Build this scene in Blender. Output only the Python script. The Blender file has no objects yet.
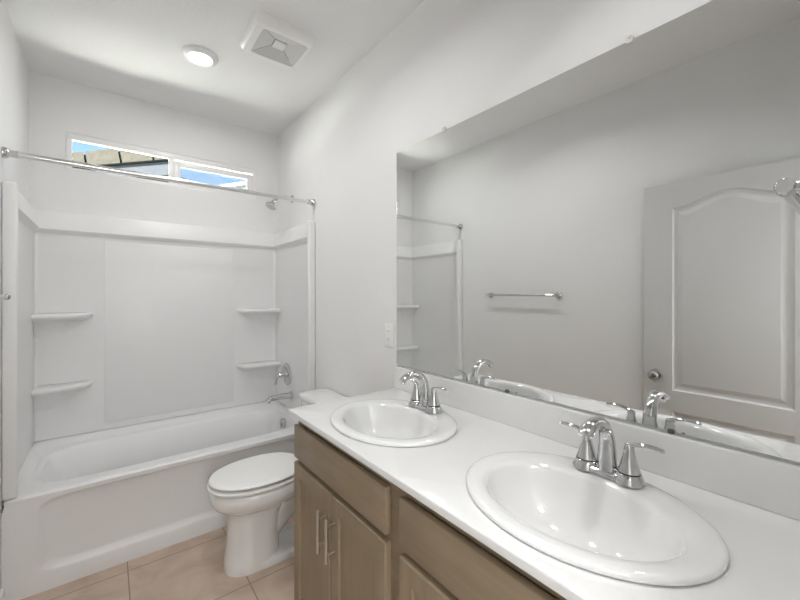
import bpy, bmesh, math, random
from mathutils import Vector, Matrix
random.seed(7)
SC = bpy.context.scene
COL = SC.collection
PI = math.pi

# ------------------------------------------------------------------ camera, world, lights, exposure
CAM_H = 1.407
cam_d = bpy.data.cameras.new('camera')
cam = bpy.data.objects.new('camera', cam_d); COL.objects.link(cam)
cam.location = (0, 0, CAM_H)
cam.rotation_euler = (PI/2, 0, -0.66625)
cam_d.sensor_width = 36.0
cam_d.lens = 36.0*371.98/800.0
cam_d.shift_y = -(300-293.44)/800.0
cam_d.clip_start = 0.01
SC.camera = cam

SC.view_settings.view_transform = 'Standard'
SC.view_settings.look = 'None'
SC.view_settings.gamma = 1.0
SC.view_settings.use_curve_mapping = False
SC.view_settings.exposure = 0.50
SC.cycles.max_bounces = 14
SC.cycles.diffuse_bounces = 8
SC.cycles.glossy_bounces = 6
SC.cycles.transparent_max_bounces = 12
SC.cycles.sample_clamp_indirect = 80.0
SC.cycles.caustics_reflective = False
SC.cycles.caustics_refractive = False

w = bpy.data.worlds.new('world'); SC.world = w; w.use_nodes = True
nt = w.node_tree; nt.nodes.clear()
wo = nt.nodes.new('ShaderNodeOutputWorld'); bg = nt.nodes.new('ShaderNodeBackground')
sky = nt.nodes.new('ShaderNodeTexSky'); sky.sky_type = 'NISHITA'; sky.sun_disc = False
sky.sun_elevation = math.radians(48); sky.sun_rotation = math.radians(200)
sky.air_density = 1.0; sky.dust_density = 0.6; sky.ozone_density = 1.5
bg.inputs['Strength'].default_value = 0.20
nt.links.new(sky.outputs[0], bg.inputs[0]); nt.links.new(bg.outputs[0], wo.inputs[0])

def area_light(name, loc, size, power, rot=(0, 0, 0), color=(1, 1, 1), shape='DISK', spread=180):
    d = bpy.data.lights.new(name, 'AREA'); d.shape = shape; d.size = size; d.energy = power; d.color = color
    d.spread = math.radians(spread)
    o = bpy.data.objects.new(name, d); COL.objects.link(o); o.location = loc; o.rotation_euler = rot
    return o

sun_d = bpy.data.lights.new('sun', 'SUN'); sun_d.energy = 112.0; sun_d.angle = math.radians(0.6); sun_d.color = (1.0, 0.97, 0.92)
sun = bpy.data.objects.new('sun', sun_d); COL.objects.link(sun)
sun.rotation_euler = (math.radians(40), 0, math.radians(-88))

DOWNLIGHT_POWER = 4.0
HALL_FILL_POWER = 13.0
HALL_FRONT_FILL_POWER = 12.0
VANITY_FILL_POWER = 4.2
SINK_FILL_POWER = 2.6

# ------------------------------------------------------------------ materials
def mat(name, col, rough=0.5, metal=0.0, spec=0.5, coat=0.0, bump=None, var=None, emit=None, alpha_glass=False):
    m = bpy.data.materials.new(name); m.use_nodes = True
    n = m.node_tree.nodes; l = m.node_tree.links
    b = n['Principled BSDF']
    b.inputs['Base Color'].default_value = (*col, 1)
    b.inputs['Roughness'].default_value = rough
    b.inputs['Metallic'].default_value = metal
    b.inputs['Specular IOR Level'].default_value = spec
    b.inputs['Coat Weight'].default_value = coat
    tc = n.new('ShaderNodeTexCoord')
    if var:
        sc, amt = var
        tx = n.new('ShaderNodeTexNoise'); tx.inputs['Scale'].default_value = sc; tx.inputs['Detail'].default_value = 4
        l.new(tc.outputs['Object'], tx.inputs['Vector'])
        rp = n.new('ShaderNodeValToRGB')
        rp.color_ramp.elements[0].position = 0.3; rp.color_ramp.elements[1].position = 0.7
        rp.color_ramp.elements[0].color = (*[c*(1-amt) for c in col], 1)
        rp.color_ramp.elements[1].color = (*[min(1, c*(1+amt)) for c in col], 1)
        l.new(tx.outputs['Fac'], rp.inputs['Fac']); l.new(rp.outputs['Color'], b.inputs['Base Color'])
    if bump:
        sc, st, dist = bump
        tx = n.new('ShaderNodeTexNoise'); tx.inputs['Scale'].default_value = sc; tx.inputs['Detail'].default_value = 3
        l.new(tc.outputs['Object'], tx.inputs['Vector'])
        bp = n.new('ShaderNodeBump'); bp.inputs['Strength'].default_value = st; bp.inputs['Distance'].default_value = dist
        l.new(tx.outputs['Fac'], bp.inputs['Height']); l.new(bp.outputs['Normal'], b.inputs['Normal'])
    if emit:
        b.inputs['Emission Color'].default_value = (*emit[0], 1); b.inputs['Emission Strength'].default_value = emit[1]
    return m

def srgb(r, g, b):
    f = lambda c: (c/255/12.92) if c/255 <= 0.04045 else ((c/255+0.055)/1.055)**2.4
    return (f(r), f(g), f(b))

M = {}
M['wall'] = mat('wall_paint', (0.80, 0.80, 0.797), 0.55, spec=0.25, bump=(130, 0.5, 0.0018), var=(3, 0.01))
M['ceiling'] = mat('ceiling_paint', (0.81, 0.81, 0.807), 0.8, spec=0.15, bump=(85, 0.55, 0.0025))
M['trim'] = mat('trim_paint', (0.82, 0.82, 0.81), 0.35, var=(5, 0.01))
M['door'] = mat('door_paint', (0.57, 0.57, 0.565), 0.4, bump=(220, 0.08, 0.0006), var=(4, 0.01))
M['acrylic'] = mat('white_acrylic', (0.80, 0.80, 0.80), 0.34, spec=0.35, var=(2, 0.008))
M['porcelain'] = mat('porcelain', (0.79, 0.79, 0.785), 0.07, coat=0.5, var=(2, 0.008))
M['plastic'] = mat('white_plastic', (0.83, 0.83, 0.815), 0.28, var=(6, 0.01))
M['grille'] = mat('grey_plastic', (0.62, 0.62, 0.61), 0.45, var=(8, 0.02))
M['vinyl'] = mat('white_vinyl', (0.85, 0.85, 0.84), 0.3, var=(6, 0.01))
M['chrome'] = mat('chrome', (0.62, 0.62, 0.62), 0.05, metal=1.0, var=(12, 0.02))
M['nickel'] = mat('brushed_nickel', (0.60, 0.575, 0.53), 0.3, metal=1.0, var=(40, 0.05))
M['satin'] = mat('satin_chrome', (0.78, 0.78, 0.775), 0.22, metal=1.0, var=(12, 0.02))
M['knob'] = mat('aged_nickel', (0.34, 0.335, 0.325), 0.25, metal=1.0, var=(30, 0.05))
M['dark'] = mat('dark_rubber', (0.02, 0.02, 0.02), 0.6, var=(10, 0.1))
M['seam'] = mat('shadow_gap', (0.10, 0.10, 0.095), 0.7, var=(10, 0.05))
M['counter'] = mat('cultured_marble', (0.77, 0.77, 0.765), 0.13, coat=0.3, var=(14, 0.012))
M['mirror'] = mat('mirror_silver', (0.88, 0.89, 0.88), 0.0, metal=1.0)
M['clear'] = mat('clear_plastic', (0.75, 0.75, 0.75), 0.1, spec=0.8, var=(10, 0.02))
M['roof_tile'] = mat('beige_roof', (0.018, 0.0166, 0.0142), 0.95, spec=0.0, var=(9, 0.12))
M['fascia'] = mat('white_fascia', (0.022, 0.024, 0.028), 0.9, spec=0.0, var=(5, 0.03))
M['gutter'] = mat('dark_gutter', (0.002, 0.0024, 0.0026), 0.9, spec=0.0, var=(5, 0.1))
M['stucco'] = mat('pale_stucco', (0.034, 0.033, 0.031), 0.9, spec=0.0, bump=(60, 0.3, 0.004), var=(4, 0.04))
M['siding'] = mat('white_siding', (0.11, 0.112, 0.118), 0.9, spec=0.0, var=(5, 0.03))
M['concrete'] = mat('pale_concrete', (0.70, 0.69, 0.67), 0.9, var=(3, 0.06))

def wood(name, horizontal):
    m = bpy.data.materials.new(name); m.use_nodes = True
    n = m.node_tree.nodes; l = m.node_tree.links; b = n['Principled BSDF']
    b.inputs['Roughness'].default_value = 0.42
    b.inputs['Specular IOR Level'].default_value = 0.4
    tc = n.new('ShaderNodeTexCoord'); mp = n.new('ShaderNodeMapping')
    mp.inputs['Scale'].default_value = (9, 1.3, 16) if horizontal else (9, 14, 1.2)
    l.new(tc.outputs['Object'], mp.inputs['Vector'])
    a = n.new('ShaderNodeTexNoise'); a.inputs['Scale'].default_value = 3.0; a.inputs['Detail'].default_value = 6; a.inputs['Distortion'].default_value = 0.6
    l.new(mp.outputs[0], a.inputs['Vector'])
    c = n.new('ShaderNodeTexNoise'); c.inputs['Scale'].default_value = 5; c.inputs['Detail'].default_value = 2
    l.new(tc.outputs['Object'], c.inputs['Vector'])
    mx = n.new('ShaderNodeMath'); mx.operation = 'MULTIPLY_ADD'; mx.inputs[1].default_value = 0.55
    l.new(a.outputs['Fac'], mx.inputs[0])
    m2 = n.new('ShaderNodeMath'); m2.operation = 'MULTIPLY'; m2.inputs[1].default_value = 0.45
    l.new(c.outputs['Fac'], m2.inputs[0]); l.new(m2.outputs[0], mx.inputs[2])
    r = n.new('ShaderNodeValToRGB')
    r.color_ramp.elements[0].position = 0.32; r.color_ramp.elements[0].color = (*srgb(136, 120, 99), 1)
    r.color_ramp.elements[1].position = 0.68; r.color_ramp.elements[1].color = (*srgb(154, 137, 114), 1)
    l.new(mx.outputs[0], r.inputs['Fac']); l.new(r.outputs['Color'], b.inputs['Base Color'])
    return m
M['wood_v'] = wood('stained_wood_upright', False)
M['wood_h'] = wood('stained_wood_level', True)

def tile_mat():
    m = bpy.data.materials.new('beige_floor_tile'); m.use_nodes = True
    n = m.node_tree.nodes; l = m.node_tree.links; b = n['Principled BSDF']
    b.inputs['Roughness'].default_value = 0.42
    tc = n.new('ShaderNodeTexCoord'); mp = n.new('ShaderNodeMapping')
    mp.inputs['Location'].default_value = (-0.081+4.62, -2.333+4.66, 0)
    l.new(tc.outputs['Object'], mp.inputs['Vector'])
    br = n.new('ShaderNodeTexBrick'); br.offset = 0.0; br.squash = 1.0
    br.inputs['Scale'].default_value = 1.0; br.inputs['Mortar Size'].default_value = 0.0028; br.inputs['Mortar Smooth'].default_value = 0.2
    br.inputs['Brick Width'].default_value = 0.462; br.inputs['Row Height'].default_value = 0.466; br.inputs['Bias'].default_value = 0.0
    l.new(mp.outputs[0], br.inputs['Vector'])
    n1 = n.new('ShaderNodeTexNoise'); n1.inputs['Scale'].default_value = 4.5; n1.inputs['Detail'].default_value = 8; n1.inputs['Distortion'].default_value = 1.2
    l.new(tc.outputs['Object'], n1.inputs['Vector'])
    r = n.new('ShaderNodeValToRGB')
    r.color_ramp.elements[0].position = 0.32; r.color_ramp.elements[0].color = (*srgb(176, 156, 139), 1)
    r.color_ramp.elements[1].position = 0.68; r.color_ramp.elements[1].color = (*srgb(200, 181, 164), 1)
    l.new(n1.outputs['Fac'], r.inputs['Fac'])
    l.new(r.outputs['Color'], br.inputs['Color1']); l.new(r.outputs['Color'], br.inputs['Color2'])
    br.inputs['Mortar'].default_value = (*srgb(140, 121, 107), 1)
    l.new(br.outputs['Color'], b.inputs['Base Color'])
    bp = n.new('ShaderNodeBump'); bp.inputs['Strength'].default_value = 0.35; bp.inputs['Distance'].default_value = 0.003
    inv = n.new('ShaderNodeMath'); inv.operation = 'SUBTRACT'; inv.inputs[0].default_value = 1.0
    l.new(br.outputs['Fac'], inv.inputs[1]); l.new(inv.outputs[0], bp.inputs['Height']); l.new(bp.outputs['Normal'], b.inputs['Normal'])
    return m
M['tile'] = tile_mat()

def glass_mat():
    m = bpy.data.materials.new('window_glass'); m.use_nodes = True
    n = m.node_tree.nodes; l = m.node_tree.links
    n.remove(n['Principled BSDF']); out = n['Material Output']
    t = n.new('ShaderNodeBsdfTransparent'); t.inputs[0].default_value = (0.93, 0.96, 0.95, 1)
    g = n.new('ShaderNodeBsdfGlossy'); g.inputs['Roughness'].default_value = 0.02
    f = n.new('ShaderNodeFresnel'); f.inputs['IOR'].default_value = 1.3
    x = n.new('ShaderNodeMixShader')
    l.new(f.outputs[0], x.inputs[0]); l.new(t.outputs[0], x.inputs[1]); l.new(g.outputs[0], x.inputs[2]); l.new(x.outputs[0], out.inputs['Surface'])
    return m
M['glass'] = glass_mat()
def screen_mat():
    m = bpy.data.materials.new('insect_screen'); m.use_nodes = True
    n = m.node_tree.nodes; l = m.node_tree.links
    b = n['Principled BSDF']; out = n['Material Output']
    b.inputs['Base Color'].default_value = (0.42, 0.43, 0.44, 1); b.inputs['Roughness'].default_value = 0.7
    t = n.new('ShaderNodeBsdfTransparent'); x = n.new('ShaderNodeMixShader')
    tc = n.new('ShaderNodeTexCoord'); ns = n.new('ShaderNodeTexNoise'); ns.inputs['Scale'].default_value = 900
    l.new(tc.outputs['Object'], ns.inputs['Vector'])
    mr = n.new('ShaderNodeMapRange'); mr.inputs['To Min'].default_value = 0.16; mr.inputs['To Max'].default_value = 0.26
    l.new(ns.outputs['Fac'], mr.inputs['Value']); l.new(mr.outputs[0], x.inputs[0])
    l.new(t.outputs[0], x.inputs[1]); l.new(b.outputs[0], x.inputs[2]); l.new(x.outputs[0], out.inputs['Surface'])
    return m
M['screen'] = screen_mat()
M['lens'] = mat('lit_lens', (0.9, 0.9, 0.88), 0.4, emit=((1, 0.98, 0.95), 5.0))

# ------------------------------------------------------------------ mesh helpers
def nbm(): return bmesh.new()

def merge(bm, src):
    me = bpy.data.meshes.new('scratch'); src.to_mesh(me); src.free(); bm.from_mesh(me); bpy.data.meshes.remove(me)

def box(bm, x0, x1, y0, y1, z0, z1, bev=0.0, seg=2):
    b = nbm(); bmesh.ops.create_cube(b, size=1.0)
    for v in b.verts:
        v.co = Vector(((x0+x1)/2+v.co.x*(x1-x0), (y0+y1)/2+v.co.y*(y1-y0), (z0+z1)/2+v.co.z*(z1-z0)))
    if bev > 0:
        bmesh.ops.bevel(b, geom=list(b.edges), offset=bev, segments=seg, profile=0.5, affect='EDGES')
    merge(bm, b)

def loft(bm, rings, cap0=True, cap1=True, closed=True, loop=False):
    vs = [[bm.verts.new(p) for p in r] for r in rings]
    n = len(rings[0]); N = len(vs)
    for i in range(N if loop else N-1):
        A, B = vs[i], vs[(i+1) % N]
        for j in range(n if closed else n-1):
            k = (j+1) % n
            try: bm.faces.new((A[j], A[k], B[k], B[j]))
            except ValueError: pass
    if not loop:
        if cap0: bm.faces.new(list(reversed(vs[0])))
        if cap1: bm.faces.new(vs[-1])

def circ(r, n=32, c=(0, 0, 0), ax='z', r2=None):
    r2 = r if r2 is None else r2
    out = []
    for i in range(n):
        t = 2*PI*i/n; p, q = r*math.cos(t), r2*math.sin(t)
        out.append(Vector(c)+Vector({'z': (p, q, 0), 'x': (0, p, q), 'y': (q, 0, p)}[ax]))
    return out

def lathe(bm, prof, c=(0, 0, 0), ax='z', n=32, cap0=True, cap1=True):
    """prof: list of (radius, height along the axis)"""
    d = {'z': Vector((0, 0, 1)), 'x': Vector((1, 0, 0)), 'y': Vector((0, 1, 0))}[ax]
    loft(bm, [circ(max(r, 1e-4), n, Vector(c)+d*h, ax) for r, h in prof], cap0, cap1)

def tube(bm, pts, rad, seg=16, side=None, cap=True):
    """swept tube; rad is a radius, or one entry a point (a number or a pair: along side, across side)"""
    P = [Vector(p) for p in pts]; rings = []
    up = Vector(side) if side else None
    for i, p in enumerate(P):
        t = (P[min(i+1, len(P)-1)]-P[max(i-1, 0)]).normalized()
        if up is None:
            up = Vector((0, 0, 1)) if abs(t.z) < 0.9 else Vector((1, 0, 0))
        s = (up-t*up.dot(t)).normalized(); up = s
        q = t.cross(s)
        r = rad[i] if isinstance(rad, (list, tuple)) else rad
        ra, rb = r if isinstance(r, (list, tuple)) else (r, r)
        rings.append([p+s*ra*math.cos(2*PI*k/seg)+q*rb*math.sin(2*PI*k/seg) for k in range(seg)])
    loft(bm, rings, cap, cap)

def spline(pts, n=6):
    P = [Vector(p) for p in pts]; out = []
    for i in range(len(P)-1):
        a = P[max(i-1, 0)]; b = P[i]; c = P[i+1]; d = P[min(i+2, len(P)-1)]
        for k in range(n):
            t = k/n
            out.append(0.5*((2*b)+(c-a)*t+(2*a-5*b+4*c-d)*t*t+(3*b-a-3*c+d)*t**3))
    out.append(P[-1]); return out

def obj(name, bm, m, parent=None, off=None, ang=35, flat=False):
    """link the mesh as ONE object; vertices are in room space and get shifted into the parent's space"""
    if off is None:
        o_ = Vector((0, 0, 0)); p = parent
        while p is not None:
            o_ = o_+p.location; p = p.parent
        off = o_
    bmesh.ops.remove_doubles(bm, verts=bm.verts, dist=1e-6)
    bmesh.ops.recalc_face_normals(bm, faces=bm.faces)
    me = bpy.data.meshes.new(name)
    for v in bm.verts: v.co -= Vector(off)
    bm.to_mesh(me); bm.free()
    for p in me.polygons: p.use_smooth = not flat
    if not flat: me.set_sharp_from_angle(angle=math.radians(ang))
    me.materials.append(m)
    o = bpy.data.objects.new(name, me); COL.objects.link(o)
    if parent: o.parent = parent
    return o

def tag(o, label, cat, group=None):
    o['label'] = label; o['category'] = cat
    if group: o['group'] = group
    return o

def thing(name, label, cat, loc, group=None):
    o = bpy.data.objects.new(name, None); COL.objects.link(o); o.location = loc; o.empty_display_size = 0.05
    return tag(o, label, cat, group)

def struct(name, bm, m, parent=None, flat=True, ang=35):
    o = obj(name, bm, m, parent, flat=flat, ang=ang)
    if parent is None: o['kind'] = 'structure'
    return o

def dup(root, loc, label):
    r = root.copy(); COL.objects.link(r); r.location = loc; r['label'] = label
    for ch in list(root.children):
        c = ch.copy(); COL.objects.link(c); c.parent = r
        for g in list(ch.children):
            d = g.copy(); COL.objects.link(d); d.parent = c
    return r

def rod(bm, a, b, r, seg=20): tube(bm, [a, b], r, seg)

# ------------------------------------------------------------------ room measures
XL, XR = -0.377, 1.152          # left wall face, mirror wall face
YB, YF = 3.176, -0.005          # back wall face (window), front wall face (doorway)
ZC = 2.762                      # ceiling
TUBY = 2.42                     # tub front
RIM = 0.465
HC = 0.9325                     # counter top
CX = 0.5837                     # counter front edge
CY = 1.4842                     # counter / mirror left end
WX0, WX1, WZ0, WZ1 = -0.21, 0.979, 2.193, 2.4375    # window opening
DX0, DX1, DZ = -0.342, 0.475, 2.075                  # doorway

# floor and ceiling
b = nbm(); box(b, XL-0.1, XR+0.1, YF-1.6, YB+0.036, -0.1, 0); struct('floor', b, M['tile'])
b = nbm(); box(b, XL-0.1, XR+0.1, YF-1.6, YB+0.036, ZC, ZC+0.12); struct('ceiling', b, M['ceiling'])
b = nbm(); box(b, XL-0.1, XL, YF-1.6, YB+0.036, 0, ZC); struct('wall_left', b, M['wall'])
b = nbm(); box(b, XR, XR+0.1, YF-1.6, YB+0.036, 0, ZC); struct('wall_right', b, M['wall'])
def wall_with_opening(name, y0, y1, ox0, ox1, oz0, oz1):
    b = nbm()
    xs = [XL, ox0, ox1, XR]; zs = [0, oz0, oz1, ZC] if oz0 > 0 else [0, oz1, ZC]
    hole = (1, 1) if oz0 > 0 else (1, 0)
    def vert(i, k, y): return (xs[i], y, zs[k])
    for i in range(3):
        for k in range(len(zs)-1):
            if (i, k) == hole: continue
            for y in (y0, y1):
                b.faces.new([b.verts.new(vert(*p, y)) for p in ((i, k), (i+1, k), (i+1, k+1), (i, k+1))])
    for (p, q) in (((0, 0), (0, 1)), ((1, 0), (1, 1)), ((0, 1), (1, 1)), ((0, 0), (1, 0))):
        X = (ox0, ox1); Z = (max(oz0, 0), oz1)
        if oz0 <= 0 and p[1] == 0 and q[1] == 0: continue
        b.faces.new([b.verts.new(v) for v in ((X[p[0]], y0, Z[p[1]]), (X[q[0]], y0, Z[q[1]]), (X[q[0]], y1, Z[q[1]]), (X[p[0]], y1, Z[p[1]]))])
    for x in (XL, XR):
        b.faces.new([b.verts.new(v) for v in ((x, y0, 0), (x, y1, 0), (x, y1, ZC), (x, y0, ZC))])
    return struct(name, b, M['wall'])
wall_with_opening('wall_back', YB, YB+0.036, WX0, WX1, WZ0, WZ1)
wall_with_opening('wall_front', YF-0.115, YF, DX0, DX1, -1, DZ)
b = nbm(); box(b, XL, XR, YF-1.6, YF-1.5, 0, ZC); struct('wall_hall', b, M['wall'])

# baseboards
b = nbm(); box(b, XL, XL+0.013, 0.05, TUBY-0.002, 0, 0.085, 0.004); struct('baseboard_left', b, M['trim'], flat=False)
b = nbm(); box(b, XR-0.013, XR, CY+0.003, TUBY-0.002, 0, 0.085, 0.004); struct('baseboard_right', b, M['trim'], flat=False)
# doorway casing (room side)
b = nbm()
box(b, DX0-0.034, DX0, YF, YF+0.014, 0, DZ+0.06, 0.003); box(b, DX1, DX1+0.06, YF, YF+0.014, 0, DZ+0.06, 0.003)
box(b, DX0, DX1, YF, YF+0.014, DZ, DZ+0.06, 0.003)
struct('trim_1', b, M['trim'], flat=False)

# ------------------------------------------------------------------ window
wy = YB+0.003
b = nbm()
fw = 0.03
box(b, WX0, WX1, wy, wy+0.030, WZ1-0.042, WZ1, 0.004); box(b, WX0, WX1, wy, wy+0.030, WZ0, WZ0+0.024, 0.004)
box(b, WX0, WX0+fw, wy, wy+0.030, WZ0+0.02, WZ1-0.03, 0.004); box(b, WX1-fw, WX1, wy, wy+0.030, WZ0+0.02, WZ1-0.03, 0.004)
box(b, 0.352, 0.385, wy+0.002, wy+0.028, WZ0+0.02, WZ1-0.03, 0.003)
win = struct('window_1', b, M['vinyl'], flat=False)
b = nbm()   # sliding sash on the right
sx0, sx1, sz0, sz1 = 0.387, WX1-fw-0.002, WZ0+0.024, WZ1-0.050
box(b, sx0, sx1, wy+0.004, wy+0.024, sz1-0.040, sz1, 0.003); box(b, sx0, sx1, wy+0.004, wy+0.024, sz0, sz0+0.014, 0.003)
box(b, sx0, sx0+0.04, wy+0.004, wy+0.024, sz0+0.012, sz1-0.035, 0.003); box(b, sx1-0.042, sx1, wy+0.004, wy+0.024, sz0+0.012, sz1-0.035, 0.003)
obj('sliding_sash', b, M['vinyl'], win)
b = nbm(); box(b, WX0+fw-0.004, 0.354, wy+0.012, wy+0.016, WZ0+0.020, WZ1-0.038); obj('glass_pane', b, M['glass'], win, flat=True)
b = nbm(); box(b, sx0+0.036, sx1-0.038, wy+0.012, wy+0.016, sz0+0.011, sz1-0.037); obj('glass_pane', b, M['glass'], win, flat=True)
b = nbm(); box(b, 0.388, WX1-fw, wy+0.0265, wy+0.0273, WZ0+0.024, WZ1-0.048); obj('insect_screen', b, M['screen'], win, flat=True)

# ------------------------------------------------------------------ outside
b = nbm(); box(b, -14, 16, YB+0.2, 24, -0.25, -0.15); o = obj('ground', b, M['concrete'], flat=True); o['kind'] = 'structure'

def ray_pt(px, py, z):
    f, yaw, cy = 371.98, 0.66625, 293.44
    u, v = (px-400)/f, (cy-py)/f
    t = (z-CAM_H)/v
    return Vector((t*(math.sin(yaw)+u*math.cos(yaw)), t*(math.cos(yaw)-u*math.sin(yaw)), z))
e0 = ray_pt(73, 169.5, 3.60); e1 = ray_pt(167, 161.5, 3.60)
r0 = ray_pt(73, 155.2, 4.35); r1 = ray_pt(118, 152.8, 4.35)
de = (e1-e0).normalized(); nrm = Vector((-de.y, de.x, 0))
if nrm.y < 0: nrm = -nrm
house = thing('neighbour_house', 'beige-roofed neighbouring house with a dark gutter, seen through the window', 'house', (e0.x, e0.y, -0.15))
back = 0.12
O_ = Vector((0, 0, CAM_H)); dr = r0-O_
tt = (back-(O_-e0).dot(nrm))/dr.dot(nrm)
rise = (O_+dr*tt).z-e0.z
A = e0-de*2.0; B = e1+de*0.12
up = Vector((0, 0, 1))
def prism(bm, quad, d):
    q = [bm.verts.new(p) for p in quad]; r = [bm.verts.new(Vector(p)+d) for p in quad]
    bm.faces.new(q); bm.faces.new(list(reversed(r)))
    for i in range(len(q)):
        j = (i+1) % len(q); bm.faces.new((q[i], r[i], r[j], q[j]))
b = nbm()
def eave(px):
    f = (px-73)/94.0
    return (ray_pt(px, 169.5-8.0*f, 3.60)-e0).dot(de)
seams = [-2.0, eave(86.5), eave(121.5), eave(154), (B-e0).dot(de)]
for i in range(4):
    a0 = e0+de*(seams[i]+0.028); a1 = e0+de*(seams[i+1]-0.028)
    prism(b, [a0, a1, a1-de*0.20+nrm*back+up*rise, a0-de*0.20+nrm*back+up*rise], Vector((0, 0, 0.05)))
obj('roof', b, M['roof_tile'], house, flat=True)
b = nbm(); prism(b, [A+nrm*0.01-up*0.03, B+nrm*0.01-up*0.03, B+nrm*back+up*(rise-0.03), A+nrm*back+up*(rise-0.03)], Vector((0, 0, 0.02))); obj('roof_underlay', b, M['gutter'], house, flat=True)
b = nbm(); prism(b, [A-nrm*0.03, B-nrm*0.03, B-nrm*0.03+up*0.028, A-nrm*0.03+up*0.028], nrm*0.03); obj('gutter', b, M['gutter'], house, flat=True)
b = nbm(); prism(b, [A-up*0.22, B-up*0.22, B-up*0.002, A-up*0.002], nrm*0.03); obj('fascia', b, M['fascia'], house, flat=True)
b = nbm(); prism(b, [Vector((*(A+nrm*0.3).xy, -0.15)), Vector((*(B+nrm*0.3-de*0.3).xy, -0.15)), Vector((*(B+nrm*0.3-de*0.3).xy, 3.5)), Vector((*(A+nrm*0.3).xy, 3.5))], nrm*2.0); obj('wall', b, M['stucco'], house, flat=True)

g0 = ray_pt(196, 189.8, 3.3); g1 = ray_pt(262, 180.0, 3.3); dg = (g1-g0).normalized(); ng = Vector((-dg.y, dg.x, 0))
if ng.y < 0: ng = -ng
gar = thing('neighbour_garage', 'white gable edge of a second building low in the right window pane', 'building', (g0.x, g0.y, -0.15))
b = nbm(); prism(b, [Vector((*g0.xy, -0.15)), Vector((*(g1+dg).xy, -0.15)), g1+dg-up*0.06, g0-up*0.06], ng*1.5); obj('wall', b, M['siding'], gar, flat=True)
b = nbm(); prism(b, [g0-up*0.06-ng*0.06-dg*0.1, g1+dg-up*0.06-ng*0.06, g1+dg-ng*0.06, g0-ng*0.06-dg*0.1], ng*1.6); obj('roof', b, M['siding'], gar, flat=True)

# ------------------------------------------------------------------ shower surround (panels stand on the tub rim)
SB = 0.505      # bottom of the panels
ST = 1.925
sur = thing('tub_surround', 'white moulded acrylic surround lining the three walls above the bathtub', 'shower surround', (0.39, YB, SB))
def prof_panel(side):
    """(distance from wall, z) from bottom to top: face, ledge lip, slope back"""
    return [(0.0, SB), (0.026, SB), (0.026, 1.765), (0.030, 1.778), (0.050, 1.795), (0.054, 1.803), (0.052, 1.810), (0.036, 1.905), (0.030, 1.914), (0.0, 1.918)]
b = nbm(); pr = prof_panel('b')
loft(b, [[Vector((x, YB-0.001-d, z)) for d, z in pr] for x in (XL+0.03, XR-0.03)])
backp = obj('back_panel', b, M['acrylic'], sur, ang=30)
b = nbm()   # the raised middle field of the back panel
box(b, -0.016, 0.788, YB-0.0305, YB-0.026, 0.548, 1.752, 0.003, 3); obj('centre_field', b, M['acrylic'], backp)
for s, X in ((1, XL+0.001), (-1, XR-0.001)):
    b = nbm()
    loft(b, [[Vector((X+s*d*k, y, z)) for d, z in pr] for y, k in ((TUBY+0.030, 1.0), (YB-0.03, 1.0))])
    sp = obj('side_panel', b, M['acrylic'], sur, ang=30)
    b = nbm(); box(b, min(X, X+s*0.050), max(X, X+s*0.050), TUBY+0.003, TUBY+0.045, RIM+0.004, ST-0.008, 0.010, 3); obj('front_flange', b, M['acrylic'], sp)
    b = nbm()       # coved corner
    xin = X+s*0.027; yin = YB-0.028; R = 0.02; pts = [(xin, yin)]
    for k in range(7):
        t = PI/2*k/6
        pts.append((xin+s*R*(1-math.sin(t)), yin-R*(1-math.cos(t))))
    loft(b, [[Vector((x, y, z)) for x, y in pts] for z in (SB, 1.77)]); obj('corner_cove', b, M['acrylic'], sp)
    # the two corner shelves
    for z in (1.285, 0.842):
        ln = 0.275 if s > 0 else 0.315
        b = nbm(); rings = []
        N = 14
        def outline(inset, zz):
            out = []
            # starts on the side wall, runs along the curved front edge to the back wall
            for k in range(N+1):
                t = k/N
                d = 0.125-0.045*t**1.5
                if t > 0.85: d *= math.sqrt(max(0.0, 1-((t-0.85)/0.15)**2))*0.92+0.08
                out.append(Vector((xin+s*(ln-inset)*t, yin-max(0.003, d-inset), zz)))
            out.append(Vector((xin+s*(ln-inset), yin+0.001, zz))); out.append(Vector((xin, yin+0.001, zz)))
            return out
        for ins, zz in ((0.115, z-0.15), (0.098, z-0.10), (0.070, z-0.062), (0.036, z-0.044), (0.014, z-0.036), (0.003, z-0.027), (0.0, z-0.017), (0.003, z-0.007), (0.010, z), (0.020, z+0.001), (0.026, z-0.001)):
            rings.append(outline(ins, zz))
        loft(b, rings); obj('corner_shelf', b, M['acrylic'], sp, ang=45)

# ------------------------------------------------------------------ bathtub
tub = thing('bathtub', 'white alcove bathtub with a recessed apron front, beneath the window', 'bathtub', (0.39, TUBY, 0))
def rrect(cx, cy, hx, hy, n, zf, N=144):
    out = []
    for k in range(N):
        t = 2*PI*(k+0.5)/N; c, s = math.cos(t), math.sin(t)
        r = (abs(c/hx)**n+abs(s/hy)**n)**(-1.0/n)
        x, y = cx+r*c, cy+r*s
        out.append(Vector((x, y, zf(x, y))))
    return out
def fr(x0, x1, y0, y1, n, zf): return rrect((x0+x1)/2, (y0+y1)/2, (x1-x0)/2, (y1-y0)/2, n, zf)
def deck(dz):
    def f(x, y):
        t = max(0, min(1, (y-3.02)/0.13)); u = max(0, min(1, (abs(x-0.3875)-0.70)/0.06))
        fade = max(0, min(1, (y-2.50)/0.15))
        return RIM+dz+0.038*max(t, u*fade)**1.5
    return f
TX0, TX1 = XL+0.002, XR-0.002
b = nbm()
C = lambda z: (lambda x, y: z)
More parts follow.
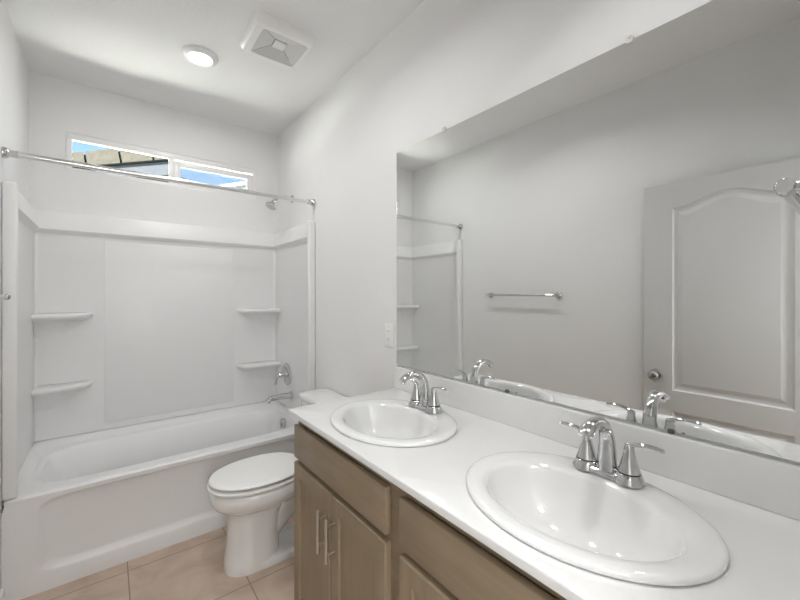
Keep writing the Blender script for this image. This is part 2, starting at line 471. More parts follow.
rings = [
    fr(TX0, TX1, TUBY+0.03, YB-0.002, 60, C(0.02)),
    fr(TX0, TX1, TUBY+0.03, YB-0.002, 60, C(RIM-0.03)),
    fr(TX0, TX1, TUBY+0.000, YB-0.002, 60, C(RIM-0.025)),
    fr(TX0, TX1, TUBY-0.002, YB-0.002, 60, deck(-0.008)),
    fr(TX0+0.003, TX1-0.003, TUBY+0.003, YB-0.004, 60, deck(-0.002)),
    fr(TX0+0.006, TX1-0.006, TUBY+0.012, YB-0.006, 60, deck(0)),
    fr(TX0+0.03, TX1-0.03, TUBY+0.045, YB-0.035, 30, deck(-0.001)),
    fr(TX0+0.05, TX1-0.045, TUBY+0.058, YB-0.06, 14, deck(-0.008)),
    fr(TX0+0.065, TX1-0.055, TUBY+0.088, YB-0.085, 10, deck(-0.012)),
    fr(TX0+0.08, TX1-0.065, TUBY+0.105, YB-0.105, 8, deck(-0.007)),
    fr(TX0+0.088, TX1-0.071, TUBY+0.117, YB-0.113, 7, deck(-0.010)),
    fr(TX0+0.10, TX1-0.078, TUBY+0.126, YB-0.122, 6.5, deck(-0.024)),
    fr(TX0+0.125, TX1-0.085, TUBY+0.135, YB-0.135, 6, C(0.38)),
    fr(TX0+0.20, TX1-0.105, TUBY+0.150, YB-0.160, 5.5, C(0.24)),
    fr(TX0+0.27, TX1-0.125, TUBY+0.165, YB-0.180, 5, C(0.15)),
    fr(TX0+0.33, TX1-0.16, TUBY+0.195, YB-0.210, 4.5, C(0.118)),
    fr(TX0+0.42, TX1-0.24, TUBY+0.25, YB-0.27, 4, C(0.11)),
]
loft(b, rings, cap0=False)
tubshell = obj('basin', b, M['acrylic'], tub, ang=40)
# apron: frame with a recessed field, opens above the skirt
b = nbm()
ya = TUBY+0.0
def arect(x0, x1, z0, z1, y, n): 
    return [Vector((v.x, y, v.y)) for v in rrect((x0+x1)/2, (z0+z1)/2, (x1-x0)/2, (z1-z0)/2, n, lambda x, y: 0)]
def arc_panel(x0, x1, z0, z1, y, n): return arect(x0, x1, z0, z1, y, n)
rings = [arect(TX0, TX1, 0.0, RIM-0.022, ya+0.03, 80), arect(TX0, TX1, 0.0, RIM-0.022, ya, 80),
         arect(TX0+0.115, TX1-0.115, 0.078, RIM-0.028, ya, 14), arect(TX0+0.125, TX1-0.125, 0.090, RIM-0.034, ya+0.004, 13),
         arect(TX0+0.140, TX1-0.140, 0.108, RIM-0.040, ya+0.016, 12), arect(TX0+0.155, TX1-0.155, 0.122, RIM-0.044, ya+0.018, 12)]
loft(b, rings, cap0=False); obj('apron', b, M['acrylic'], tub, ang=40)
# overflow cover and drain
b = nbm(); lathe(b, [(0.036, 0.014), (0.036, -0.006), (0.032, -0.010), (0.012, -0.012), (0.010, -0.011)], (1.056, 2.80, 0.412), 'x'); 
box(b, 1.038, 1.048, 2.792, 2.808, 0.377, 0.410, 0.002)
o = obj('overflow_cover', b, M['chrome'], tub); o['label'] = 'round chrome overflow cover'
b = nbm(); lathe(b, [(0.034, 0), (0.034, 0.004), (0.028, 0.006), (0.001, 0.007)], (0.80, 2.80, 0.110)); o = obj('drain', b, M['chrome'], tub)

# spout, valve, shower head on the right surround panel
WXF = XR-0.0285
sp = thing('tub_spout', 'chrome tub spout on the right surround panel below the valve handle', 'tub spout', (WXF, 2.80, 0.615))
b = nbm(); lathe(b, [(0.030, 0), (0.030, -0.012), (0.026, -0.016)], (WXF, 2.80, 0.615), 'x'); obj('wall_flange', b, M['chrome'], sp)
b = nbm(); tube(b, spline([(WXF-0.01, 2.80, 0.615), (WXF-0.06, 2.80, 0.617), (WXF-0.115, 2.80, 0.617), (WXF-0.155, 2.80, 0.614), (WXF-0.175, 2.80, 0.604), (WXF-0.181, 2.80, 0.590)]),
     [(0.023-0.004*min(1, i/22), 0.026-0.004*min(1, i/22)) for i in range(31)], 20); 
obj('spout', b, M['chrome'], sp)
vy, vz = 2.885, 0.765
va = thing('shower_valve', 'round chrome shower valve plate with a curved lever, on right surround panel', 'shower valve', (WXF, vy, vz))
b = nbm(); lathe(b, [(0.088, 0), (0.088, -0.004), (0.080, -0.010), (0.055, -0.013), (0.052, -0.009), (0.036, -0.010), (0.033, -0.018)], (WXF, vy, vz), 'x', 40); obj('escutcheon', b, M['chrome'], va)
b = nbm(); lathe(b, [(0.030, -0.016), (0.027, -0.03), (0.022, -0.055), (0.018, -0.066), (0.008, -0.07)], (WXF, vy, vz), 'x'); hb = obj('hub', b, M['chrome'], va)
b = nbm(); tube(b, spline([(WXF-0.052, vy, vz), (WXF-0.076, vy-0.002, vz-0.010), (WXF-0.088, vy-0.004, vz-0.036), (WXF-0.094, vy-0.006, vz-0.072)]), [(0.012-0.0004*i, 0.012-0.00030*i) for i in range(19)], 14); obj('lever', b, M['chrome'], va)

hy = 2.845
sh = thing('overhead_shower', 'small chrome shower head on a bent arm high on the right wall', 'shower head', (XR, hy, 2.155))
b = nbm(); lathe(b, [(0.030, 0), (0.029, -0.005), (0.022, -0.011), (0.011, -0.013)], (XR, hy, 2.155), 'x'); obj('arm_flange', b, M['chrome'], sh)
b = nbm(); tube(b, spline([(XR-0.005, hy, 2.155), (XR-0.06, hy, 2.160), (XR-0.11, hy-0.01, 2.148), (XR-0.150, hy-0.02, 2.115)]), 0.010, 14); obj('arm', b, M['chrome'], sh)
b = nbm()
p0 = Vector((XR-0.150, hy-0.02, 2.115)); dd = Vector((-0.55, -0.18, -0.80)).normalized()
tube(b, [p0-dd*0.004, p0+dd*0.012, p0+dd*0.022, p0+dd*0.03, p0+dd*0.055, p0+dd*0.062, p0+dd*0.064], [0.012, 0.017, 0.012, 0.018, 0.040, 0.041, 0.036], 24)
obj('head', b, M['chrome'], sh)
b = nbm(); tube(b, [p0+dd*0.062, p0+dd*0.067], [0.034, 0.032], 24); obj('spray_face', b, M['grille'], sh)

# curtain rod
RY, RZ = 2.452, 2.050
cr = thing('shower_curtain_rod', 'thin bare chrome shower curtain rod spanning wall to wall above the tub', 'curtain rod', ((XL+XR)/2, RY, RZ))
b = nbm(); rod(b, (XL+0.008, RY, RZ), (0.40, RY, RZ), 0.0135); rod(b, (0.38, RY, RZ), (XR-0.008, RY, RZ), 0.0115); obj('rod', b, M['satin'], cr)
for X, s in ((XL, 1), (XR, -1)):
    b = nbm(); lathe(b, [(0.026, 0.001*s), (0.026, 0.010*s), (0.019, 0.022*s), (0.0165, 0.024*s), (0.0165, 0.05*s)], (X, RY, RZ), 'x'); obj('rod_end', b, M['chrome'], cr)

# ------------------------------------------------------------------ toilet
ty = 2.035
to = thing('toilet', 'white elongated toilet with closed lid between bathtub and vanity', 'toilet', (0.72, ty, 0))
def egg(x0, x1, hw, z, N=48, p=2.3, fat=0.56):
    """plan outline, front tip at x0, back at x1"""
    out = []; xm = x0+(x1-x0)*fat
    for k in range(N):
        t = 2*PI*k/N; c, s = math.cos(t), math.sin(t)
        cc = math.copysign(abs(c)**(2/p), c); ss = math.copysign(abs(s)**(2/p), s)
        x = xm+cc*((x1-xm) if c > 0 else (xm-x0))
        out.append(Vector((x, ty+ss*hw, z)))
    return out
b = nbm()
loft(b, [egg(0.464, 0.735, 0.112, 0.0, p=2.6), egg(0.462, 0.735, 0.114, 0.012, p=2.6), egg(0.468, 0.735, 0.109, 0.05, p=2.6), egg(0.478, 0.735, 0.101, 0.14, p=2.5), egg(0.484, 0.745, 0.096, 0.245, p=2.4),
         egg(0.482, 0.76, 0.098, 0.283, p=2.3), egg(0.466, 0.80, 0.112, 0.298, p=2.3), egg(0.440, 0.85, 0.139, 0.314, p=2.25), egg(0.418, 0.88, 0.161, 0.332, p=2.2), egg(0.403, 0.90, 0.178, 0.354, p=2.2), egg(0.398, 0.91, 0.184, 0.380, p=2.2), egg(0.398, 0.91, 0.184, 0.413, p=2.2), egg(0.404, 0.905, 0.178, 0.419, p=2.2)])
# foot and trapway behind the pedestal
loft(b, [egg(0.50, 1.02, 0.118, 0.0, p=3.2, fat=0.5), egg(0.50, 1.02, 0.118, 0.030, p=3.2, fat=0.5), egg(0.52, 1.01, 0.105, 0.045, p=3.0, fat=0.5)])
tube(b, spline([(0.66, ty, 0.12), (0.74, ty, 0.20), (0.81, ty, 0.25), (0.88, ty, 0.225), (0.93, ty, 0.15), (0.94, ty, 0.02)]), [0.075]*31, 24)
tube(b, spline([(0.80, ty, 0.335), (0.92, ty, 0.34), (1.10, ty, 0.35)]), [(0.045, 0.13)]*13, 24, side=(0, 0, 1))
bowl = obj('bowl', b, M['porcelain'], to, ang=50)
for s in (-1, 1):
    b = nbm(); lathe(b, [(0.013, 0), (0.012, 0.008), (0.006, 0.014), (0.001, 0.015)], (0.87, ty+s*0.085, 0.036)); obj('bolt_cap', b, M['porcelain'], bowl)
b = nbm(); Z = 0.4245
loft(b, [egg(0.398, 0.865, 0.180, Z, p=2.2), egg(0.391, 0.872, 0.186, Z+0.005, p=2.2), egg(0.390, 0.873, 0.187, Z+0.013, p=2.2), egg(0.396, 0.868, 0.181, Z+0.018, p=2.2), egg(0.410, 0.86, 0.166, Z+0.0195, p=2.2)]); obj('seat', b, M['plastic'], to, ang=50)
b = nbm(); Z = 0.4535
loft(b, [egg(0.432, 0.85, 0.146, Z+0.002, p=2.2), egg(0.404, 0.864, 0.174, Z+0.0005, p=2.2), egg(0.398, 0.868, 0.180, Z+0.003, p=2.2), egg(0.396, 0.870, 0.182, Z+0.008, p=2.2), egg(0.400, 0.867, 0.178, Z+0.013, p=2.2), egg(0.412, 0.86, 0.166, Z+0.016, p=2.2), egg(0.45, 0.84, 0.13, Z+0.0175, p=2.2)]); lid = obj('lid', b, M['plastic'], to, ang=50)
for s in (-1, 1):
    b = nbm(); box(b, 0.868, 0.905, ty+s*0.075-0.02, ty+s*0.075+0.02, 0.420, 0.464, 0.008, 3); obj('hinge', b, M['plastic'], to)
def tank_ring(x0, x1, hw, z, n=9): return rrect((x0+x1)/2, ty, (x1-x0)/2, hw, n, lambda x, y: z, 96)
b = nbm()
loft(b, [tank_ring(0.975, 1.130, 0.185, 0.36), tank_ring(0.965, 1.132, 0.195, 0.38), tank_ring(0.955, 1.134, 0.205, 0.60), tank_ring(0.950, 1.134, 0.208, 0.748)]); tank = obj('tank', b, M['porcelain'], to, ang=50)
b = nbm()
loft(b, [tank_ring(0.943, 1.137, 0.214, 0.748), tank_ring(0.938, 1.139, 0.219, 0.755), tank_ring(0.938, 1.139, 0.219, 0.772), tank_ring(0.944, 1.136, 0.213, 0.782, 8), tank_ring(0.97, 1.12, 0.19, 0.786, 7)]); obj('tank_lid', b, M['porcelain'], to, ang=50)
b = nbm(); lathe(b, [(0.014, 0), (0.014, -0.008), (0.008, -0.012)], (0.953, ty+0.15, 0.67), 'x'); tube(b, spline([(0.942, ty+0.15, 0.67), (0.938, ty+0.12, 0.668), (0.936, ty+0.075, 0.66)]), [(0.007, 0.005)]*13, 12); obj('flush_lever', b, M['chrome'], tank)

# ------------------------------------------------------------------ vanity cabinet
VX = 0.605         # door front plane
FX = VX+0.021      # face frame plane
VY0, VY1 = 0.0, CY-0.004
CT = HC-0.020      # underside of the worktop
va_ = thing('vanity_cabinet', 'long brown-stained wood vanity cabinet with panelled doors beneath the white double-sink worktop', 'cabinet', (0.86, 0.74, 0))
b = nbm()   # carcass: sides, back, bottom, toe kick
box(b, FX+0.02, XR-0.002, VY1-0.018, VY1, 0.0, CT-0.001); box(b, FX+0.02, XR-0.002, VY0, VY0+0.018, 0.0, CT-0.001)
box(b, XR-0.014, XR-0.002, VY0, VY1, 0.10, CT-0.001); box(b, FX+0.02, XR-0.002, VY0, VY1, 0.10, 0.118); box(b, FX+0.075, FX+0.09, VY0, VY1, 0.0, 0.10)
obj('carcass', b, M['wood_v'], va_, flat=True)
b = nbm()   # face frame
for y0, y1 in ((VY1-0.04, VY1), (0.764, 0.848), (VY0, VY0+0.06)): box(b, FX, FX+0.02, y0, y1, 0.10, CT-0.001)
for z0, z1 in ((0.10, 0.135), (0.70, 0.745), (0.868, CT-0.001)):
    box(b, FX, FX+0.02, VY0+0.06, 0.764, z0, z1); box(b, FX, FX+0.02, 0.848, VY1-0.04, z0, z1)
obj('face_frame', b, M['wood_h'], va_, flat=True)
def drawer_front(y0, y1, z0, z1):
    b = nbm(); box(b, VX, FX-0.0005, y0, y1, z0, z1, 0.0045, 2); return obj('drawer_front', b, M['wood_h'], va_)
drawer_front(0.835, 1.479, 0.734, 0.868); drawer_front(0.062, 0.776, 0.734, 0.868)
def shaker(y0, y1, hy_):
    z0, z1, st = 0.125, 0.714, 0.052
    b = nbm()
    rings = []
    def R(y0, y1, z0, z1, x): return [Vector((x, y0, z0)), Vector((x, y1, z0)), Vector((x, y1, z1)), Vector((x, y0, z1))]
    e = 0.004
    rings = [R(y0, y1, z0, z1, FX-0.0005), R(y0, y1, z0, z1, VX+e), R(y0+e, y1-e, z0+e, z1-e, VX), R(y0+st, y1-st, z0+st, z1-st, VX), R(y0+st+0.003, y1-st-0.003, z0+st+0.003, z1-st-0.003, VX+0.009)]
    loft(b, rings); d = obj('door', b, M['wood_v'], va_, flat=True)
    b = nbm(); hx = VX-0.030
    tube(b, [(hx, hy_, 0.503), (hx, hy_, 0.504), (hx, hy_, 0.651), (hx, hy_, 0.652)], [0.0052, 0.006, 0.006, 0.0052], 18, side=(1, 0, 0))
    for z in (0.530, 0.625): rod(b, (hx, hy_, z), (VX+0.001, hy_, z), 0.0048, 14)
    h = obj('handle', b, M['nickel'], d); h['label'] = 'brushed nickel bar handle'
shaker(1.163, 1.479, 1.193); shaker(0.835, 1.158, 1.130); shaker(0.424, 0.776, 0.452); shaker(0.062, 0.419, 0.391)

# worktop with two oval cut-outs
S1 = Vector((0.832, 1.108)); S2 = Vector((0.832, 0.418))
def plate(bm, x0, x1, y0, y1, z0, z1, holes):
    """solid slab with elliptical holes; holes: (cx, cy, rx, ry), sorted by cy"""
    N = 64; cuts = [y0]
    for i in range(len(holes)-1): cuts.append((holes[i][1]+holes[i+1][1])/2)
    cuts.append(y1)
    for i, (cx, cy, rx, ry) in enumerate(holes):
        ya_, yb_ = cuts[i], cuts[i+1]
        angs = sorted([2*PI*k/N for k in range(N)]+[math.atan2(yy-cy, xx-cx) % (2*PI) for xx in (x0, x1) for yy in (ya_, yb_)])
        inn, out = [], []
        for t in angs:
            c, s = math.cos(t), math.sin(t)
            r = 1/math.sqrt((c/rx)**2+(s/ry)**2); inn.append((cx+r*c, cy+r*s))
            q = min(((x1-cx)/c if c > 1e-9 else (x0-cx)/c if c < -1e-9 else 1e9), ((yb_-cy)/s if s > 1e-9 else (ya_-cy)/s if s < -1e-9 else 1e9))
            out.append((cx+q*c, cy+q*s))
        n = len(angs)
        for z in (z0, z1):
            for k in range(n):
                j = (k+1) % n
                bm.faces.new([bm.verts.new((*p, z)) for p in (inn[k], out[k], out[j], inn[j])])
        for k in range(n):
            j = (k+1) % n
            bm.faces.new([bm.verts.new(v) for v in ((*inn[k], z0), (*inn[j], z0), (*inn[j], z1), (*inn[k], z1))])
            mx, my = (out[k][0]+out[j][0])/2, (out[k][1]+out[j][1])/2
            if abs(mx-x0) < 1e-6 or abs(mx-x1) < 1e-6 or abs(my-y0) < 1e-6 or abs(my-y1) < 1e-6:
                bm.faces.new([bm.verts.new(v) for v in ((*out[k], z0), (*out[j], z0), (*out[j], z1), (*out[k], z1))])
wt = thing('vanity_worktop', 'glossy white vanity worktop with a low backsplash holding both oval sinks', 'worktop', (0.86, 0.74, CT))
b = nbm(); plate(b, CX, XR-0.002, YF+0.003, CY, CT, HC, [(S2.x, S2.y, 0.190, 0.240), (S1.x, S1.y, 0.190, 0.240)]); 
bmesh.ops.remove_doubles(b, verts=b.verts, dist=1e-5)
ee = [e for e in b.edges if len(e.link_faces) == 2 and all(abs(v.co.x-CX) < 1e-5 or abs(v.co.y-CY) < 1e-5 for v in e.verts) and all(abs(v.co.z-HC) < 1e-5 for v in e.verts)]
bmesh.ops.bevel(b, geom=ee, offset=0.004, segments=3, profile=0.5, affect='EDGES')
slab = obj('slab', b, M['counter'], wt, ang=30)
BS = 1.0435
b = nbm(); box(b, XR-0.021, XR-0.001, YF+0.003, CY, HC+0.0003, BS, 0.003, 3); obj('backsplash', b, M['counter'], wt)

# sinks
def ellip(cx, cy, rx, ry, z, N=80, n=2.0):
    out = []
    for k in range(N):
        t = 2*PI*k/N; c, s = math.cos(t), math.sin(t)
        out.append(Vector((cx+rx*math.copysign(abs(c)**(2/n), c), cy+ry*math.copysign(abs(s)**(2/n), s), z)))
    return out
def make_sink(c, label):
    cx, cy = c
    bx = cx-0.018
    r = thing('oval_sink', label, 'sink', (cx, cy, HC), 'oval sinks in the vanity worktop')
    b = nbm(); z = HC+0.0006
    prof = [ellip(cx, cy, 0.180, 0.230, z-0.0), ellip(cx, cy, 0.209, 0.259, z), ellip(cx, cy, 0.2135, 0.2635, z+0.004), ellip(cx, cy, 0.2135, 0.2635, z+0.010), ellip(cx, cy, 0.209, 0.259, z+0.0135), ellip(cx, cy, 0.201, 0.251, z+0.0155),
            ellip(cx-0.004, cy, 0.185, 0.238, z+0.0155), ellip(bx+0.004, cy, 0.160, 0.216, z+0.0135), ellip(bx, cy, 0.149, 0.207, z+0.009), ellip(bx, cy, 0.143, 0.201, z-0.002), ellip(bx, cy, 0.137, 0.194, z-0.025), ellip(bx, cy, 0.126, 0.180, z-0.06),
            ellip(bx, cy, 0.105, 0.150, z-0.098), ellip(bx, cy, 0.075, 0.105, z-0.124), ellip(bx, cy, 0.040, 0.055, z-0.136), ellip(bx, cy, 0.021, 0.021, z-0.140), ellip(bx, cy, 0.021, 0.021, z-0.155),
            ellip(bx, cy, 0.030, 0.030, z-0.155), ellip(bx, cy, 0.050, 0.065, z-0.148), ellip(bx, cy, 0.086, 0.117, z-0.134), ellip(bx, cy, 0.117, 0.162, z-0.104), ellip(bx, cy, 0.138, 0.192, z-0.062), ellip(bx, cy, 0.149, 0.206, z-0.025), ellip(cx, cy, 0.172, 0.222, z-0.006)]
    loft(b, prof, loop=True)
    body = obj('basin', b, M['porcelain'], r, ang=60)
    b = nbm(); lathe(b, [(0.0195, -0.150), (0.0195, -0.139), (0.024, -0.1378), (0.024, -0.1365), (0.016, -0.1352), (0.014, -0.137), (0.001, -0.135)], (bx, cy, z)); o = obj('drain', b, M['chrome'], r); o['label'] = 'chrome drain ring'
    b = nbm(); lathe(b, [(0.008, 0.0), (0.008, 0.003), (0.005, 0.004)], (bx-0.140, cy, z-0.030), 'x', 16); o = obj('overflow_hole', b, M['seam'], r)
    return r
sink1 = make_sink(S1, 'far white oval sink, at the toilet end of the worktop')
dup(sink1, (S2.x, S2.y, HC), 'near white oval sink in the foreground of the worktop')

# faucets
def make_faucet(c, label):
    fx, fy, fz = c
    r = thing('bathroom_faucet', label, 'faucet', c, 'chrome faucets at the sinks')
    b = nbm()
    def stad(hw, hl, z):
        out = []
        for k in range(48):
            t = 2*PI*k/48; cc, s = math.cos(t), math.sin(t)
            out.append(Vector((fx+hw*cc, fy+math.copysign(hl-hw, s)*(1 if abs(s) > 1e-9 else 0)+hw*s, z)))
        return out
    loft(b, [stad(0.026, 0.078, fz+0.0006), stad(0.026, 0.078, fz+0.006), stad(0.023, 0.075, fz+0.012), stad(0.018, 0.068, fz+0.014)]); obj('base_plate', b, M['chrome'], r, ang=45)
    b = nbm()
    path = spline([(fx, fy, fz+0.008), (fx, fy, fz+0.035), (fx, fy, fz+0.070), (fx-0.004, fy, fz+0.100), (fx-0.022, fy, fz+0.128), (fx-0.052, fy, fz+0.143), (fx-0.085, fy, fz+0.142), (fx-0.106, fy, fz+0.134), (fx-0.118, fy, fz+0.124)], 6)
    n = len(path); rad = []
    for i in range(n):
        t = i/(n-1)
        a = 0.0225-0.0085*min(1, t/0.45); wdt = 0.026-0.0095*min(1, t/0.45)
        if t > 0.5: a -= 0.004*(t-0.5)/0.5; wdt += 0.0015*(t-0.5)/0.5
        rad.append((a, wdt))
    tube(b, path, rad, 24, side=(1, 0, 0)); s_ = obj('spout', b, M['chrome'], r, ang=50)
    b = nbm(); rod(b, (fx-0.111, fy, fz+0.122), (fx-0.115, fy, fz+0.112), 0.008, 16); obj('aerator', b, M['chrome'], s_)
    for s in (-1, 1):
        y = fy+s*0.051
        b = nbm()
        lathe(b, [(0.0345, 0.001), (0.0345, 0.004), (0.0300, 0.013), (0.0258, 0.0225), (0.0240, 0.0235), (0.0240, 0.0255), (0.0250, 0.0265), (0.0195, 0.043), (0.0145, 0.062), (0.0115, 0.078), (0.0115, 0.085), (0.009, 0.0895), (0.001, 0.091)], (fx, y, fz)); hd = obj('handle', b, M['chrome'], r, ang=50)
        b = nbm(); lathe(b, [(0.0243, 0.0232), (0.0254, 0.0238), (0.0254, 0.0258), (0.0243, 0.0264)], (fx, y, fz)); o = obj('seal_ring', b, M['dark'], hd); o['label'] = 'thin black seal ring'
        b = nbm()
        tube(b, spline([(fx, y-s*0.008, fz+0.085), (fx, y+s*0.010, fz+0.0925), (fx, y+s*0.034, fz+0.098), (fx, y+s*0.056, fz+0.098), (fx, y+s*0.074, fz+0.0955)], 5), [(0.0058-0.00010*i, 0.0072+0.0001*i) for i in range(20)]+[(0.002, 0.004)], 14, side=(0, 0, 1)); obj('lever', b, M['chrome'], hd, ang=50)
    return r
FZ = HC+0.0162
fa1 = make_faucet((0.998, S1.y, FZ), 'chrome two-lever faucet at the far sink beside the toilet')
dup(fa1, (0.998, S2.y, FZ), 'chrome two-lever faucet at the near sink in the foreground')

# ------------------------------------------------------------------ mirror with its clips
MZ0, MZ1 = 1.0515, 2.1129
mi = thing('wall_mirror', 'wide frameless wall mirror above the worktop, held by small clips', 'mirror', (XR, 0.74, MZ0))
b = nbm(); box(b, XR-0.0065, XR-0.0005, YF+0.006, CY, MZ0, MZ1); obj('mirror_glass', b, M['mirror'], mi, flat=True)
for y in (0.420, 1.149):
    b = nbm(); box(b, XR-0.011, XR-0.0005, y-0.009, y+0.009, MZ1-0.008, MZ1+0.016, 0.003, 2)
    lathe(b, [(0.005, -0.0105), (0.0045, -0.013), (0.001, -0.0138)], (XR, y, MZ1+0.008), 'x', 14); obj('mirror_clip', b, M['clear'], mi)
for y in (0.826, 0.323):
    b = nbm(); box(b, XR-0.011, XR-0.0005, y-0.007, y+0.007, MZ0-0.006, MZ0+0.005, 0.002, 2); o = obj('mirror_clip', b, M['seam'], mi); o['label'] = 'small dark lower clip'

# outlet plate on the mirror wall
oy, oz = 1.553, 1.190
ou = thing('wall_outlet', 'white wall outlet plate on the wall just left of mirror', 'outlet', (XR, oy, oz))
b = nbm(); box(b, XR-0.006, XR-0.0005, oy-0.036, oy+0.036, oz-0.059, oz+0.059, 0.003, 3); obj('cover_plate', b, M['plastic'], ou)
b = nbm(); box(b, XR-0.0085, XR-0.006, oy-0.0165, oy+0.0165, oz-0.033, oz+0.033, 0.001, 2); fc = obj('socket_face', b, M['plastic'], ou)
for dz in (-0.021, 0.021):
    for dy in (-0.006, 0.006):
        b = nbm(); box(b, XR-0.0089, XR-0.0084, oy+dy-0.001, oy+dy+0.001, oz+dz-0.004, oz+dz+0.004); obj('socket_slot', b, M['seam'], fc)
for dz in (-0.048, 0.048):
    b = nbm(); lathe(b, [(0.0035, -0.0055), (0.0032, -0.0072), (0.001, -0.0076)], (XR, oy, oz+dz), 'x', 14); obj('screw', b, M['grille'], ou)

# a small wall anchor
b = nbm(); lathe(b, [(0.006, -0.0005), (0.0058, -0.002), (0.001, -0.003)], (XR, 1.696, 1.695), 'x', 14)
tag(obj('wall_anchor', b, M['plastic']), 'tiny white wall anchor dot on the wall left of mirror', 'wall anchor')

# ------------------------------------------------------------------ towel bars
def towel_bar(label, along, p0, p1, wallc, r=0.0085, post=0.0105, neck=0.0105, group=None):
    """p0, p1: bar ends; wallc: coordinate of the wall face the posts meet"""
    root = thing('towel_bar', label, 'towel bar', p0)
    b = nbm(); rod(b, p0, p1, r, 20); obj('bar', b, M['chrome'], root)
    for p, s in ((p0, -1), (p1, 1)):
        P = Vector(p); b = nbm()
        ax = Vector((0, 1, 0)) if along == 'y' else Vector((1, 0, 0))
        out = Vector((1, 0, 0)) if along == 'y' else Vector((0, 1, 0))
        h = (P.x if along == 'y' else P.y)-wallc
        W = P-out*h
        tube(b, [W+out*0.0005, W+out*0.008, W+out*0.014, W+out*0.018, P-out*0.006, P+out*0.002], [0.027, 0.027, 0.021, 0.012, neck, neck], 24)
        a0 = P-ax*s*0.012; a1 = P+ax*s*0.010
        tube(b, [a0, a0+ax*s*0.002, a1-ax*s*0.003, a1], [post-0.0015, post+0.001, post+0.001, post-0.002], 24)
        obj('post', b, M['chrome'], root, ang=45)
    return root
towel_bar('chrome towel bar on the left wall, reflected in the mirror beside the door', 'y', (XL+0.068, 1.46, 1.393), (XL+0.068, 2.09, 1.393), XL)
towel_bar('chrome towel bar cropped at the right edge of the photo', 'x', (0.705, 0.0715, 1.547), (1.06, 0.0715, 1.547), YF, r=0.0088, post=0.0102, neck=0.006)

# ------------------------------------------------------------------ the opened door against the left wall
DY0, DY1 = 0.055, 0.872
DF = -0.307      # face towards the mirror
DH = 2.055
door = None
b = nbm()
def panel_outline(y0, y1, z0, z1, arch, ins):
    pts = [(y0+ins, z0+ins), (y1-ins, z0+ins)]
    N = 24
    w_ = (y1-y0)/2-ins; c_ = (y0+y1)/2
    for k in range(N+1):
        t = 1-2*k/N
        z = z1-ins
        if arch: z += arch*0.5*(1+math.cos(PI*t)) if abs(t) <= 1 else 0
        pts.append((c_+w_*t, z))
    return pts
panels = [(0.232, 0.727, 0.84, 1.905, 0.062), (0.232, 0.727, 0.22, 0.718, 0.0)]
steps = [(0.0, 0.0), (0.008, 0.009), (0.018, 0.012), (0.026, 0.012), (0.048, 0.004), (0.052, 0.0035)]
edges = []
def ring_edges(vs): return [b.edges.new((vs[i], vs[(i+1) % len(vs)])) for i in range(len(vs))]
outer = [b.verts.new((DF, y, z)) for y, z in ((DY0, 0.012), (DY1, 0.012), (DY1, DH), (DY0, DH))]
edges += ring_edges(outer)
for (y0, y1, z0, z1, arch) in panels:
    prev = None
    for ins, dep in steps:
        vs = [b.verts.new((DF-dep, y, z)) for y, z in panel_outline(y0, y1, z0, z1, arch, ins)]
        if prev is None: edges += ring_edges(vs)
        else:
            for i in range(len(vs)):
                j = (i+1) % len(vs); b.faces.new((prev[i], prev[j], vs[j], vs[i]))
        prev = vs
    b.faces.new(prev)
bmesh.ops.triangle_fill(b, use_beauty=True, use_dissolve=False, edges=edges)
bk = [b.verts.new((DF-0.035, v.co.y, v.co.z)) for v in outer]
for i in range(4):
    j = (i+1) % 4; b.faces.new((outer[i], outer[j], bk[j], bk[i]))
b.faces.new(bk)
door = struct('door_1', b, M['door'], flat=False, ang=12)
kz, ky = 0.921, 0.807
b = nbm(); lathe(b, [(0.033, 0.0005), (0.033, 0.004), (0.029, 0.008), (0.013, 0.010), (0.011, 0.026), (0.018, 0.034), (0.026, 0.044), (0.028, 0.053), (0.025, 0.062), (0.012, 0.068), (0.001, 0.069)], (DF, ky, kz), 'x'); o = obj('door_knob', b, M['knob'], door, ang=60); o['label'] = 'round dark nickel knob'
b = nbm(); box(b, DF-0.029, DF-0.006, DY1-0.0005, DY1+0.0015, kz-0.028, kz+0.028); box(b, DF-0.024, DF-0.012, DY1, DY1+0.010, kz-0.009, kz+0.009, 0.002); obj('door_latch', b, M['nickel'], door)
for z in (0.25, 1.03, 1.82):
    b = nbm(); rod(b, (DF-0.0375, DY0-0.006, z-0.045), (DF-0.0375, DY0-0.006, z+0.045), 0.006, 14); box(b, DF-0.033, DF-0.003, DY0-0.0025, DY0+0.0005, z-0.045, z+0.045); obj('door_hinge', b, M['nickel'], door)

# ------------------------------------------------------------------ ceiling fixtures
def downlight(label, x, y, power, size=0.11):
    r = thing('recessed_downlight', label, 'ceiling light', (x, y, ZC))
    b = nbm(); lathe(b, [(0.094, -0.0005), (0.094, -0.006), (0.088, -0.014), (0.070, -0.020), (0.063, -0.020), (0.061, -0.014), (0.061, -0.0006)], (x, y, ZC), n=48, cap0=True, cap1=True); obj('trim_ring', b, M['trim'], r, ang=40)
    b = nbm(); lathe(b, [(0.0605, -0.012), (0.0605, -0.016), (0.045, -0.019), (0.001, -0.020)], (x, y, ZC), n=48); o = obj('lens', b, M['lens'], r); o['label'] = 'lit white lens'
    l = area_light('downlight_lamp', (0, 0, -0.024), size, power, color=(1.0, 0.995, 0.985)); l.parent = r
    return r
downlight('round white lit ceiling downlight over the bathtub, beside the vent', 0.415, 2.372, DOWNLIGHT_POWER)

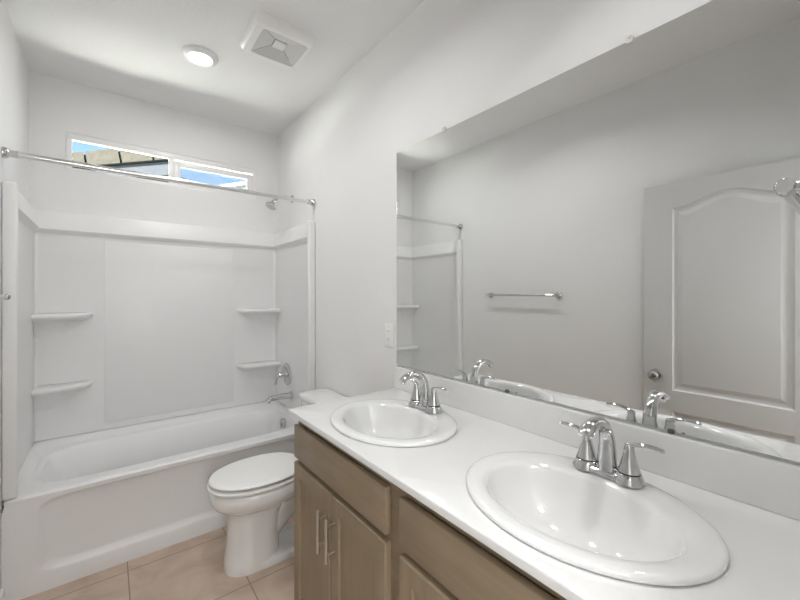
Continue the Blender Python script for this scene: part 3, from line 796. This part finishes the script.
fx0, fx1, fy0, fy1, fz0 = 0.565, 0.862, 1.825, 2.115, ZC-0.045
ef = thing('exhaust_fan', 'square white ceiling exhaust fan cover with grey centre', 'exhaust fan', ((fx0+fx1)/2, (fy0+fy1)/2, ZC))
ix0, ix1, iy0, iy1 = 0.606, 0.843, 1.858, 2.082
b = nbm()
def fanr(x0, x1, y0, y1, z, n): return rrect((x0+x1)/2, (y0+y1)/2, (x1-x0)/2, (y1-y0)/2, n, lambda x, y: z, 120)
loft(b, [fanr(fx0-0.012, fx1+0.012, fy0-0.012, fy1+0.012, ZC-0.0005, 12), fanr(fx0-0.010, fx1+0.010, fy0-0.010, fy1+0.010, ZC-0.012, 12), fanr(fx0, fx1, fy0, fy1, fz0+0.006, 11), fanr(fx0+0.006, fx1-0.006, fy0+0.006, fy1-0.006, fz0, 11),
         fanr(ix0, ix1, iy0, iy1, fz0, 14), fanr(ix0, ix1, iy0, iy1, fz0+0.004, 14)], cap0=True, cap1=False)
obj('cover_frame', b, M['plastic'], ef, ang=40)
cx_, cy_ = (ix0+ix1)/2, (iy0+iy1)/2
b = nbm(); hc_ = 0.032; g = 0.0022
for (A_, B_) in (((ix0, iy0), (ix1, iy0)), ((ix1, iy0), (ix1, iy1)), ((ix1, iy1), (ix0, iy1)), ((ix0, iy1), (ix0, iy0))):
    a = Vector((*A_, fz0+0.003)); c = Vector((*B_, fz0+0.003)); t = (c-a).normalized()
    sg = lambda v: Vector((cx_+math.copysign(hc_, v.x-cx_), cy_+math.copysign(hc_, v.y-cy_), fz0+0.026))
    q = [a+t*g, c-t*g, sg(c)-t*g, sg(a)+t*g]
    prism(b, q, Vector((0, 0, 0.002)))
obj('grille', b, M['grille'], ef, flat=True)
b = nbm(); box(b, cx_-hc_+0.002, cx_+hc_-0.002, cy_-hc_+0.002, cy_+hc_-0.002, fz0+0.016, fz0+0.027, 0.003, 2); obj('centre_boss', b, M['plastic'], ef)
b = nbm(); box(b, ix0, ix1, iy0, iy1, fz0+0.034, fz0+0.037); obj('backing', b, M['seam'], ef, flat=True)

# added unseen ceiling light, brightens the toilet lid and left wall
area_light('vanity_fill', (0.42, 1.32, ZC-0.01), 0.16, VANITY_FILL_POWER, color=(1.0, 0.995, 0.985), spread=150)
# added fill from the unseen hall, lights tub and toilet through the doorway
area_light('hall_fill', (-0.14, -0.70, ZC-0.03), 0.42, HALL_FILL_POWER, color=(1.0, 0.995, 0.985))
# added upright panel behind the doorway, frontal fill for apron and back wall
l = area_light('hall_front_fill', (-0.10, YF-1.48, 1.5), 0.5, HALL_FRONT_FILL_POWER, rot=(PI/2, 0, 0), color=(0.94, 0.98, 1.0), shape='RECTANGLE'); l.data.size_y = 1.3
# unseen narrow spot put over the near sink to brighten the counter
area_light('sink_fill', (0.58, 0.32, ZC-0.01), 0.12, SINK_FILL_POWER, color=(1.0, 0.995, 0.985), spread=110)
